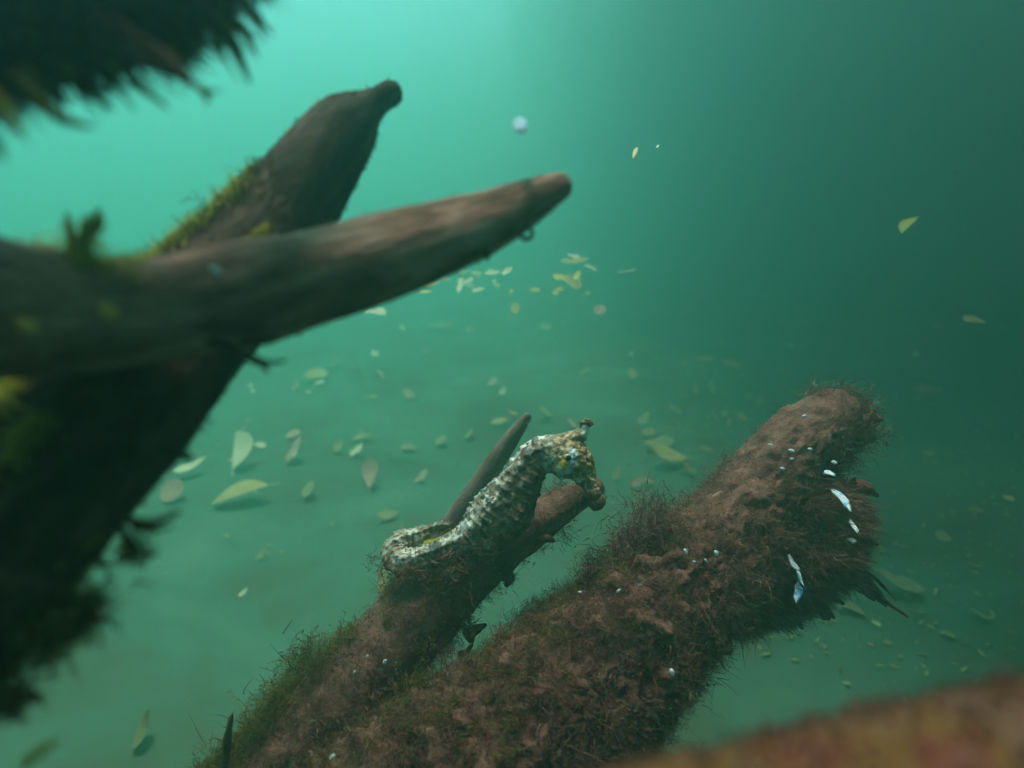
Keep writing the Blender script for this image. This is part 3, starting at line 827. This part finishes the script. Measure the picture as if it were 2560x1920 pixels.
    dark = np.array((.035, .026, .017)); brown = np.array((.15, .075, .03))
    pale = np.array((.64, .6, .5)); blue = np.array((.68, .8, .88)); grey = np.array((.22, .2, .18)); tan = np.array((.42, .3, .15))
    cell2 = fbm(np.c_[al / 30, ang * 3.1, V[:, 2] / 200], 1, 3, 61)
    holes = np.clip((fbm(V, 1 / 24, 2, 62) + .22) * 4, 0, 1)
    bars = np.clip((cell2 - .08) * 4, 0, 1)
    zone = np.clip(.55 + fbm(V, 1 / 95, 2, 63) * 1.3, 0, 1)
    def band(lo, hi, soft=.12): return np.clip((du - lo) / soft, 0, 1) * np.clip((hi - du) / soft, 0, 1)
    def mix(a, b, t): return a * (1 - t[:, None]) + b * t[:, None]
    vdn = -V[:, 1]
    low_trunk = np.clip((vdn - 1040) / 160, 0, 1) * np.clip((V[:, 0] - 640) / 140, 0, 1)  # fewer pale marks towards the base of the trunk
    col = mix(np.tile(dark * 1.6, (n, 1)), np.tile(brown, (n, 1)), np.clip(.5 + big * 1.2, 0, 1))
    bb = mix(np.tile(pale, (n, 1)), np.tile(blue, (n, 1)), np.clip(.55 + big * 1.2, 0, 1))
    col = mix(col, bb, band(.38, 1.6) * holes * (.35 + .65 * zone) * (1 - .75 * low_trunk))
    col = mix(col, np.tile(grey, (n, 1)), band(-.5, .22) * bars * (.3 + .6 * zone) * (1 - .6 * low_trunk))
    col = mix(col, np.tile(dark, (n, 1)), np.clip(band(.08, .46, .12) * 1.15 * np.clip(.85 + big, 0, 1), 0, .95))
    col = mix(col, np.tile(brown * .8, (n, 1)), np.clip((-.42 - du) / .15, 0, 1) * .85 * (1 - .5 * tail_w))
    col = mix(col, np.tile(np.array((.36, .36, .34)), (n, 1)), np.clip((fbm(V, 1 / 26, 2, 64) - .28) * 5, 0, 1) * np.clip(vdn - 900, 0, 1) * .7)
    col = col * np.array((1.0, .95, .9))
    col = mix(col, np.tile(np.array((.014, .012, .009)), (n, 1)), np.clip((fbm(V, 1 / 62, 3, 71) - .16) * 5, 0, .92))
    col = mix(col, np.tile(np.array((.2, .1, .04)), (n, 1)), np.clip((fbm(V, 1 / 70, 3, 72) - .24) * 5, 0, .35 + .4 * np.clip((V[:, 0] - 1380) / 150, 0, 1)))
    tz = tail_w * np.clip((560 - V[:, 0]) / 120, 0, 1)
    col = mix(col, np.tile(tan * .55, (n, 1)), tz * .5)
    col = mix(col, np.tile(np.array((.52, .53, .48)), (n, 1)), tz * holes * np.clip((1400 - vdn) / 80, 0, 1) * (.2 + .65 * zone))
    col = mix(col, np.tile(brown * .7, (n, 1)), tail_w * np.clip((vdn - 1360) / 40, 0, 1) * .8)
    def near(u, v, r): return np.exp(-(((V[:, 0] - u) ** 2 + (V[:, 1] + v) ** 2) / r ** 2) ** 2)
    hb = mix(np.tile(brown * .95, (n, 1)), np.tile(tan * 1.1, (n, 1)), np.clip(cell * 2 + .1, 0, 1))
    col = mix(col, hb, head_w * .92)
    col = mix(col, np.tile(np.array((.62, .56, .46)), (n, 1)), near(1545, 540, 105) * (.35 + .65 * spots))
    col = mix(col, np.tile(np.array((.85, .42, .03)), (n, 1)), near(1597, 560, 46) * .95)
    col = mix(col, np.tile(np.array((.9, .8, .55)), (n, 1)), near(1552, 590, 34) * .9)
    col = mix(col, np.tile(np.array((.6, .72, .9)), (n, 1)), np.maximum(np.maximum(near(1672, 470, 34), near(1668, 545, 32)), near(1636, 610, 26)) * .95)
    col = mix(col, np.tile(np.array((.6, .7, .85)), (n, 1)), near(1585, 670, 42) * (.3 + .7 * spots))
    col = mix(col, np.tile(np.array((.72, .68, .64)), (n, 1)), near(1735, 712, 52) * spots)
    col = mix(col, np.tile(np.array((.85, .86, .82)), (n, 1)), np.clip(near(1790, 310, 44) + near(1775, 275, 24), 0, 1) * .9)
    col = mix(col, np.tile(dark, (n, 1)), np.clip(near(1790, 236, 34) + near(1690, 370, 26), 0, 1) * .85)
    st = np.clip(np.sin((V[:, 0] * .5 + V[:, 1] * .87) / 9) * 1.5, 0, 1) * near(1735, 590, 85)
    col = mix(col, np.tile(np.array((.5, .27, .06)), (n, 1)), st * .7)
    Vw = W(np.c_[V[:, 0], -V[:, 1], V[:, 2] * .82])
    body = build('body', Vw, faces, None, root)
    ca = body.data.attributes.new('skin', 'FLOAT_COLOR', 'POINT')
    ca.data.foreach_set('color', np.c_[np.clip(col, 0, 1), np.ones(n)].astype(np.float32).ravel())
    m = bpy.data.materials.new('seahorse_skin')
    m.use_nodes = True
    N, L = m.node_tree.nodes, m.node_tree.links
    b = N['Principled BSDF']
    b.inputs['Roughness'].default_value = .6
    a_ = N.new('ShaderNodeAttribute'); a_.attribute_name = 'skin'
    L.new(a_.outputs['Color'], b.inputs['Base Color'])
    tc = N.new('ShaderNodeTexCoord'); no = N.new('ShaderNodeTexNoise'); no.inputs['Scale'].default_value = 900; no.inputs['Detail'].default_value = 4
    L.new(tc.outputs['Object'], no.inputs['Vector'])
    bp = N.new('ShaderNodeBump'); bp.inputs['Strength'].default_value = .5; bp.inputs['Distance'].default_value = .0006
    L.new(no.outputs['Fac'], bp.inputs['Height']); L.new(bp.outputs[0], b.inputs['Normal'])
    body.data.materials.append(m)
    # eye: a ball with a dark pupil looking at the camera side
    def ball(u, v, w, r, name, mat, parent, sq=1.0):
        q = []
        for i in range(11):
            th = math.pi * i / 10
            for j in range(16):
                ph = 2 * math.pi * j / 16
                q.append((u + r * math.sin(th) * math.cos(ph), v + r * math.sin(th) * math.sin(ph), w + r * sq * math.cos(th)))
        f = np.array([[i * 16 + j, i * 16 + (j + 1) % 16, (i + 1) * 16 + (j + 1) % 16, (i + 1) * 16 + j] for i in range(10) for j in range(16)])
        return build(name, W(q), f, mat, parent)
    iris = ramp_mat('iris', [(.3, (.35, .2, .05)), (.7, (.5, .35, .12))], 300, bump=0, rough=.2, spec=.5)
    pup = ramp_mat('pupil', [(.3, (.005, .005, .006)), (.7, (.01, .01, .012))], 300, bump=0, rough=.1, spec=.5)
    eye = ball(1632, 505, 122, 36, 'eye', iris, root)
    ball(1634, 504, 148, 22, 'pupil', pup, eye, .55)
make_seahorse()
for x, y, d, z, n in [(960, 1420, .37, 34, 90), (1010, 1432, .37, 36, 110), (1060, 1436, .372, 40, 120), (1115, 1428, .375, 40, 120), (1170, 1412, .378, 40, 120), (1225, 1385, .38, 40, 120), (1275, 1352, .385, 38, 110),
                      (1320, 1322, .395, 34, 90), (1345, 1290, .4, 30, 70), (930, 1395, .378, 26, 60), (1210, 1350, .372, 34, 60), (1130, 1390, .368, 34, 60)]:
    tuft(rootD, x, y, d, z, n, M['brown_turf'], UP * .5 - RIGHT * .3, width=.0005)
# algae sprig showing through the curl of the tail
tuft = strand_part(rootD, [(1060, 1380, .395, 20), (1068, 1362, .395, 14), (1072, 1342, .395, 7)], M['yellow_algae'], label='bright green algae sprig by the tail of the seahorse')
strand_part(rootD, [(1020, 1412, .39, 26), (1080, 1372, .392, 22), (1140, 1332, .395, 12)], M['yellow_algae'], label='olive algae in the curl of the tail')

# ------------------------------------------------------------------ fallen leaves on the seabed
def bed_hit(px, py):
    d = unit(ROT @ np.array(((px - 1280) / F, -(py - 960) / F, -1.0)))
    p = CAM.copy()
    for _ in range(8):
        z = bed_z([p[0]], [p[1]])[0]
        t = (z - CAM[2]) / d[2]
        if t <= 0 or t > 9: t = 9.0
        p = CAM + d * t
    return p, float((p - CAM) @ -BACK)

def leaf_mesh(kind, L, Wd, curl, seed):
    """leaf along +x with a stem, flat in xy, folded along the midrib and curled"""
    r = np.random.default_rng(seed)
    xs = np.linspace(0, 1, 9)
    if kind == 'drop':   wv = np.sin(math.pi * xs ** .62) ** .8
    elif kind == 'lance': wv = np.sin(math.pi * xs) ** .9 * (1 - .25 * xs)
    elif kind == 'half': wv = np.sin(math.pi * xs ** .8) ** .7
    elif kind == 'oval': wv = np.sqrt(np.maximum(1 - (2 * xs - 1) ** 2, 0))
    else:                wv = np.sqrt(np.maximum(1 - (2 * xs - 1) ** 2, 0)) * r.uniform(.45, 1.1, 9)
    top, bot = wv.copy(), wv.copy()
    if kind == 'half': bot = wv * .12
    if kind == 'scrap': bot = np.sqrt(np.maximum(1 - (2 * xs - 1) ** 2, 0)) * r.uniform(.45, 1.1, 9)
    V, f = [], []
    for x, a, b in zip(xs, top, bot):
        zc = curl * L * (x - .5) ** 2
        V += [((x - .5) * L, a * Wd / 2, zc + a * Wd * .14), ((x - .5) * L, 0, zc), ((x - .5) * L, -b * Wd / 2, zc + b * Wd * .14)]
    for i in range(8):
        f += [(3 * i, 3 * i + 1, 3 * i + 4, 3 * i + 3), (3 * i + 1, 3 * i + 2, 3 * i + 5, 3 * i + 4)]
    if kind in ('drop', 'lance', 'half'):
        b0 = len(V)
        for x, y in ((.5, .0), (.6, .03), (.68, .06)):
            zc = curl * L * x * x
            V += [(x * L, (y + .012) * L, zc), (x * L, (y - .012) * L, zc)]
        f += [(b0, b0 + 1, b0 + 3, b0 + 2), (b0 + 2, b0 + 3, b0 + 5, b0 + 4)]
    return np.array(V), f

LEAF_N = 0
def leaf(px, py, ln, ang, wd, mat, kind='lance', label=None, drift_d=None, curl=None, name='fallen_leaf', group=None, cat='leaf'):
    """a leaf seen ln x wd pixels large, resting on the seabed at its lower rim"""
    global LEAF_N
    LEAF_N += 1
    hv = .5 * (abs(math.sin(math.radians(ang))) * ln + abs(math.cos(math.radians(ang))) * wd)
    p, d = bed_hit(px, py + hv)
    if drift_d: d = drift_d
    c = at(px, py, d)
    L = ln * d / F
    if kind == 'half': wd = wd * 1.75
    full = .5 * L if kind != 'oval' else .8 * L
    Wd = max(full, wd * d / F)
    phi = math.acos(min(1, wd * d / F / Wd))
    if curl is None: curl = (.15, .5, -.3, .7, .3)[LEAF_N % 5]
    V, f = leaf_mesh(kind, L, Wd, curl, LEAF_N)
    ca, sa = math.cos(math.radians(ang)), math.sin(math.radians(ang))
    ax = RIGHT * ca + UP * sa
    ay0 = -RIGHT * sa + UP * ca
    ay = ay0 * math.cos(phi) - BACK * math.sin(phi)            # turned so that its face looks up
    az = np.cross(ax, ay)
    Vw = c + V[:, :1] * ax + V[:, 1:2] * ay + V[:, 2:] * az
    Vw = Vw - ((Vw - c) @ UP)[:, None] * BACK * .75            # leaning back
    o = build(name, Vw, f, M[mat], origin=c)
    return tag(o, label, cat, group or 'fallen leaves on the seabed')

for row in [
    (590, 1122, 90, -78, 52, 'leaf_cream', 'half', 'pale yellow half-moon leaf with its pointed stem down, right of the dark left root'),
    (598, 1228, 140, 18, 34, 'leaf_yellow', 'lance', 'long bright yellow leaf with a thin upturned stem, below the half-moon leaf'),
    (477, 1168, 84, 22, 24, 'leaf_cream', 'lance', 'faint narrow leaf touching the edge of the dark left root'),
    (432, 1224, 58, 5, 52, 'leaf_mauve', 'oval', 'round faded greyish leaf against the dark left root'),
    (736, 1122, 66, 72, 28, 'leaf_mauve', 'scrap', 'crumpled pinkish leaf standing on end, right of the half-moon leaf'),
    (846, 1113, 32, 80, 25, 'leaf_green', 'oval', 'small round yellow-green leaf left of the mauve drop-shaped leaf'),
    (903, 1092, 54, 16, 15, 'leaf_green', 'lance', 'narrow yellow-green leaf above the mauve drop-shaped leaf'),
    (925, 1180, 70, -80, 40, 'leaf_mauve', 'drop', 'mauve drop-shaped leaf with its tip pointing down'),
    (773, 1224, 40, 55, 24, 'leaf_green', 'oval', 'small bright green leaf leaning right, beside the long yellow leaf'),
    (788, 938, 56, -4, 27, 'leaf_yellow', 'oval', 'plump yellow leaf below the twig of the long root'),
    (814, 937, 22, 70, 9, 'leaf_cream', 'scrap', 'pale curled scrap at the end of the plump yellow leaf'),
    (566, 967, 26, 55, 16, 'leaf_green', 'oval', 'small green scrap close to the edge of the dark left root'),
    (970, 1289, 58, 5, 20, 'leaf_green', 'lance', 'dull green leaf with a stem to the right, left of the seahorse'),
    (955, 1450, 66, -88, 27, 'leaf_yellow', 'drop', 'upright yellow leaf just left of the seahorse tail'),
    (1248, 1053, 46, 10, 17, 'leaf_yellow', 'lance', 'yellow leaf above the tip of the grey shoot'),
    (1175, 1086, 30, 52, 11, 'leaf_green', 'oval', 'thin greenish leaf left of the grey shoot'),
    (1022, 983, 34, -30, 26, 'leaf_mauve', 'scrap', 'tan blotchy leaf in the middle of the open water'),
    (1106, 815, 76, 9, 19, 'leaf_green', 'lance', 'long tan-green leaf under the long tapering root'),
    (1290, 770, 33, 85, 22, 'leaf_yellow', 'oval', 'oval tan leaf below the bright yellow scraps', 1.6),
    (1500, 775, 34, 30, 26, 'leaf_mauve', 'oval', 'round mauve leaf right of the oval tan leaf', 1.6),
    (1438, 655, 76, 8, 22, 'leaf_yellow', 'scrap', 'upper of two bright yellow scraps right of the tapering root', 1.5),
    (1432, 706, 52, -35, 36, 'leaf_yellow', 'scrap', 'lower of two bright yellow scraps right of the tapering root', 1.4),
    (1268, 677, 32, 42, 18, 'leaf_cream', 'scrap', 'brightest yellow scrap, just under the tip half of the tapering root', 0.9),
    (1232, 684, 44, 5, 12, 'leaf_cream', 'scrap', 'pale streak left of the brightest yellow scrap', 1.3),
    (1150, 712, 44, 80, 20, 'leaf_cream', 'scrap', 'cream upright scrap under the tapering root', 1.2),
    (1090, 708, 44, 32, 12, 'leaf_cream', 'lance', 'cream sliver along the lower edge of the tapering root', 1.2),
    (938, 780, 58, -8, 22, 'leaf_cream', 'oval', 'pale cream leaf under the middle of the tapering root', 1.4),
    (1760, 900, 54, 1, 14, 'leaf_yellow', 'lance', 'flat tan leaf lying level, right of centre'),
    (1580, 933, 28, -60, 22, 'leaf_yellow', 'oval', 'small round orange-yellow leaf left of the flat tan leaf'),
    (1830, 910, 48, -14, 22, 'leaf_mauve', 'scrap', 'mauve scrap right beside the flat tan leaf'),
    (1738, 970, 32, 75, 18, 'leaf_green', 'scrap', 'left of two small upright scraps under the flat tan leaf'),
    (1780, 968, 32, 85, 18, 'leaf_green', 'scrap', 'right of two small upright scraps under the flat tan leaf'),
    (1664, 1136, 100, -22, 36, 'leaf_yellow', 'lance', 'big yellow-green leaf between the seahorse and the shaggy root'),
    (1648, 1108, 76, 6, 22, 'leaf_green', 'scrap', 'dim green leaf lying behind the big yellow-green leaf'),
    (1724, 1170, 40, -38, 18, 'leaf_green', 'scrap', 'dim scrap at the stem end of the big yellow-green leaf'),
    (1610, 1048, 44, 38, 18, 'leaf_green', 'scrap', 'faint scrap above the big yellow-green leaf'),
    (1690, 1024, 36, -35, 20, 'leaf_green', 'scrap', 'faint bent scrap above and right of the big yellow-green leaf'),
    (1855, 1041, 28, -40, 18, 'leaf_yellow', 'drop', 'small yellow leaf left of the tip of the shaggy root'),
    (1900, 1003, 28, 20, 22, 'leaf_green', 'scrap', 'yellow-green scrap just above the edge of the shaggy root tip'),
    (1955, 932, 46, -14, 12, 'leaf_green', 'lance', 'thin dull leaf above the tip of the shaggy root'),
    (2165, 953, 40, -10, 22, 'leaf_green', 'scrap', 'dull scrap right above the tip of the shaggy root'),
    (2272, 558, 84, 37, 15, 'leaf_gold', 'lance', 'bright yellow slanting leaf far out on the right', .8),
    (2215, 568, 84, 2, 22, 'leaf_mauve', 'scrap', 'dull brownish leaf lying left of the bright slanting leaf'),
    (2290, 590, 24, 10, 14, 'leaf_green', 'scrap', 'dim scrap under the bright slanting leaf'),
    (2022, 666, 32, 10, 20, 'leaf_green', 'oval', 'pale green scrap left of the far yellow leaves'),
    (2082, 704, 46, -40, 30, 'leaf_mauve', 'scrap', 'dull tan scrap below the pale green scrap on the right'),
    (2440, 802, 54, -5, 24, 'leaf_yellow', 'oval', 'small mustard leaf near the right edge', 1.2),
    (2500, 750, 110, 10, 50, 'leaf_green', 'scrap', 'large dim olive leaf against the right edge'),
    (2480, 672, 90, 0, 36, 'leaf_mauve', 'scrap', 'large dim brownish leaf above the olive leaf at the right edge'),
    (2320, 976, 76, 4, 22, 'leaf_mauve', 'scrap', 'dim brown leaf right of the shaggy root tip'),
    (1568, 680, 54, 12, 13, 'leaf_green', 'lance', 'slim green leaf right of the two bright yellow scraps', 1.6),
    (1590, 690, 30, 60, 20, 'leaf_mauve', 'scrap', 'dim scrap under the slim green leaf'),
    (1645, 775, 44, -18, 20, 'leaf_mauve', 'drop', 'mauve leaf right of the round mauve leaf'),
    (1842, 728, 28, 10, 22, 'leaf_green', 'oval', 'small round green leaf in the dim water right of centre'),
    (1362, 818, 32, -22, 10, 'leaf_cream', 'lance', 'tiny pale sliver right of the oval tan leaf'),
    (1006, 817, 24, -55, 12, 'leaf_cream', 'scrap', 'tiny pale scrap left of the long tan-green leaf'),
    (1256, 977, 24, 45, 14, 'leaf_cream', 'scrap', 'tiny pale two-pointed scrap above the grey shoot'),
    (365, 1820, 70, 78, 38, 'leaf_olive', 'oval', 'dim olive upright leaf in the lower left corner'),
    (608, 1480, 24, 40, 14, 'leaf_cream', 'scrap', 'tiny pale scrap below the open water on the left'),
    (652, 1385, 30, 50, 18, 'leaf_green', 'scrap', 'tiny pale star-shaped scrap left of the seahorse'),
    (2250, 1462, 110, -22, 26, 'leaf_green', 'scrap', 'long dim green litter right of the beard of algae'),
    (2130, 1520, 70, -20, 16, 'leaf_green', 'scrap', 'dim litter under the strands of the beard'),
    (2188, 1556, 24, -20, 12, 'leaf_cream', 'scrap', 'small pale scrap below the strands of the beard'),
    (2520, 1245, 30, -10, 12, 'leaf_cream', 'scrap', 'small pale scrap near the right edge above the red root'),
    (2440, 1275, 40, 0, 14, 'leaf_green', 'scrap', 'small dull scrap near the right edge'),
    (2450, 1538, 50, -28, 10, 'leaf_green', 'scrap', 'thin pale splinter lying right above the red root'),
    (2370, 1585, 40, -15, 10, 'leaf_green', 'scrap', 'thin dull splinter left of the pale one above the red root'),
]:
    leaf(*row)

for i in range(26):  # gold and cream scraps: a patch of sunlight put into leaf colour
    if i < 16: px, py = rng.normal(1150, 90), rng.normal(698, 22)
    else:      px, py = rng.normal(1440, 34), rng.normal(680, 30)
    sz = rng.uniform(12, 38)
    leaf(px, py, sz, rng.normal(15, 25), sz * rng.uniform(.3, .6), ['leaf_gold', 'leaf_cream', 'leaf_gold'][i % 3], 'scrap', 'cream-yellow scrap added to stand for a sunlit patch under the long tapering root', 1.3 + rng.random() * .5,
         name='leaf_scrap', group='leaf scraps standing for a sunlit patch under the tapering root')

# the many small leftovers of leaves that nothing tells apart
mats = ['leaf_green', 'leaf_mauve', 'leaf_cream', 'leaf_green', 'leaf_yellow']
for i in range(110):
    px = rng.uniform(560, 2540)
    py = 600 + 620 * rng.random() ** 1.2
    if px > 1950 and rng.random() < .4: py = rng.uniform(1050, 1640)
    s = rng.uniform(12, 34) * (1.25 if py > 1000 else 1)
    leaf(px, py, s, rng.normal(15, 30), s * rng.uniform(.25, .6), mats[i % 5], 'scrap' if i % 3 else 'oval',
         'small faint leaf scrap lying on the dim seabed', name='leaf_scrap', group='small leaf scraps scattered on the seabed')

def make_litter():
    n = 4200
    V, f = [], []
    a = rng.uniform(-.75, .75, n)
    r = 1.0 + 5.0 * rng.random(n) ** 1.2
    k = rng.random(n) < .55
    a = np.where(k, rng.uniform(.1, .75, n), a)
    r = np.where(k, rng.uniform(.75, 3.2, n), r)
    X, Y = r * np.sin(a), r * np.cos(a)
    Z = bed_z(X, Y) + .004
    u = unit(rng.normal(size=(n, 3)) * (1, 1, .25))
    w = unit(np.cross(u, rng.normal(size=(n, 3)) * .4 + (0, 0, 1)))
    s = rng.uniform(.002, .009, n)[:, None]
    c = np.stack([X, Y, Z], 1)
    V = np.stack([c - u * s, c - w * s * .35, c + u * s, c + w * s * .35], 1).reshape(-1, 3)
    o = build('leaf_litter', V, np.arange(len(V)).reshape(-1, 4), M['leaf_green'], origin=(0, 1.5, 0), smooth=False)
    tag(o, 'fine crumbs of dead leaves strewn over the muddy seabed', kind='stuff')
make_litter()

# ------------------------------------------------------------------ things drifting in the water
def floating(px, py, d, w, h, ang, mat, name, label, cat, depth=.6, seed=0):
    o = blob(None, name, px, py, d, w, h, ang, M[mat], depth, seed=seed, lean=.9)
    o.location = Vector(ORIGIN[o.name])
    return tag(o, label, cat)
floating(1301, 313, .19, 36, 62, 4, 'drift', 'drifting_fleck', 'blurred blue-white fleck drifting close to the lens above the roots', 'fleck', seed=3)
floating(1588, 382, .5, 44, 11, 68, 'leaf_cream', 'drifting_splinter', 'cream splinter drifting upright in the open water', 'splinter', seed=4)
floating(1644, 366, .5, 15, 4, 50, 'fleck', 'drifting_fleck', 'tiny bright fleck right of the cream splinter', 'fleck', seed=5)

def make_snow():
    n = 6500
    px, py = rng.uniform(300, 2560, n), rng.uniform(200, 1900, n)
    d = rng.uniform(.42, 2.2, n)
    near = rng.random(n) < .12
    px = np.where(near, rng.normal(1290, 70, n), px)
    py = np.where(near, rng.normal(1500, 120, n), py)
    d = np.where(near, rng.uniform(.38, .6, n), d)
    c = np.array([at(a, b, e) for a, b, e in zip(px, py, d)])
    s = (np.exp(rng.normal(-8.45, .4, n)))[:, None]
    e = np.array([(1, 0, 0), (-1, 0, 0), (0, 1, 0), (0, -1, 0), (0, 0, 1), (0, 0, -1)], float)
    st = rng.uniform(.5, 1.6, (n, 6, 1))
    V = (c[:, None] + e[None] * s[:, None] * st).reshape(-1, 3)
    q = np.array([(0, 2, 4), (2, 1, 4), (1, 3, 4), (3, 0, 4), (2, 0, 5), (1, 2, 5), (3, 1, 5), (0, 3, 5)])
    f = (np.arange(n)[:, None, None] * 6 + q[None]).reshape(-1, 3)
    o = build('suspended_specks', V, f, M['silt_speck'], origin=(0, .6, .4), smooth=False)
    tag(o, 'fine pale specks of silt hanging in the water', kind='stuff')
make_snow()
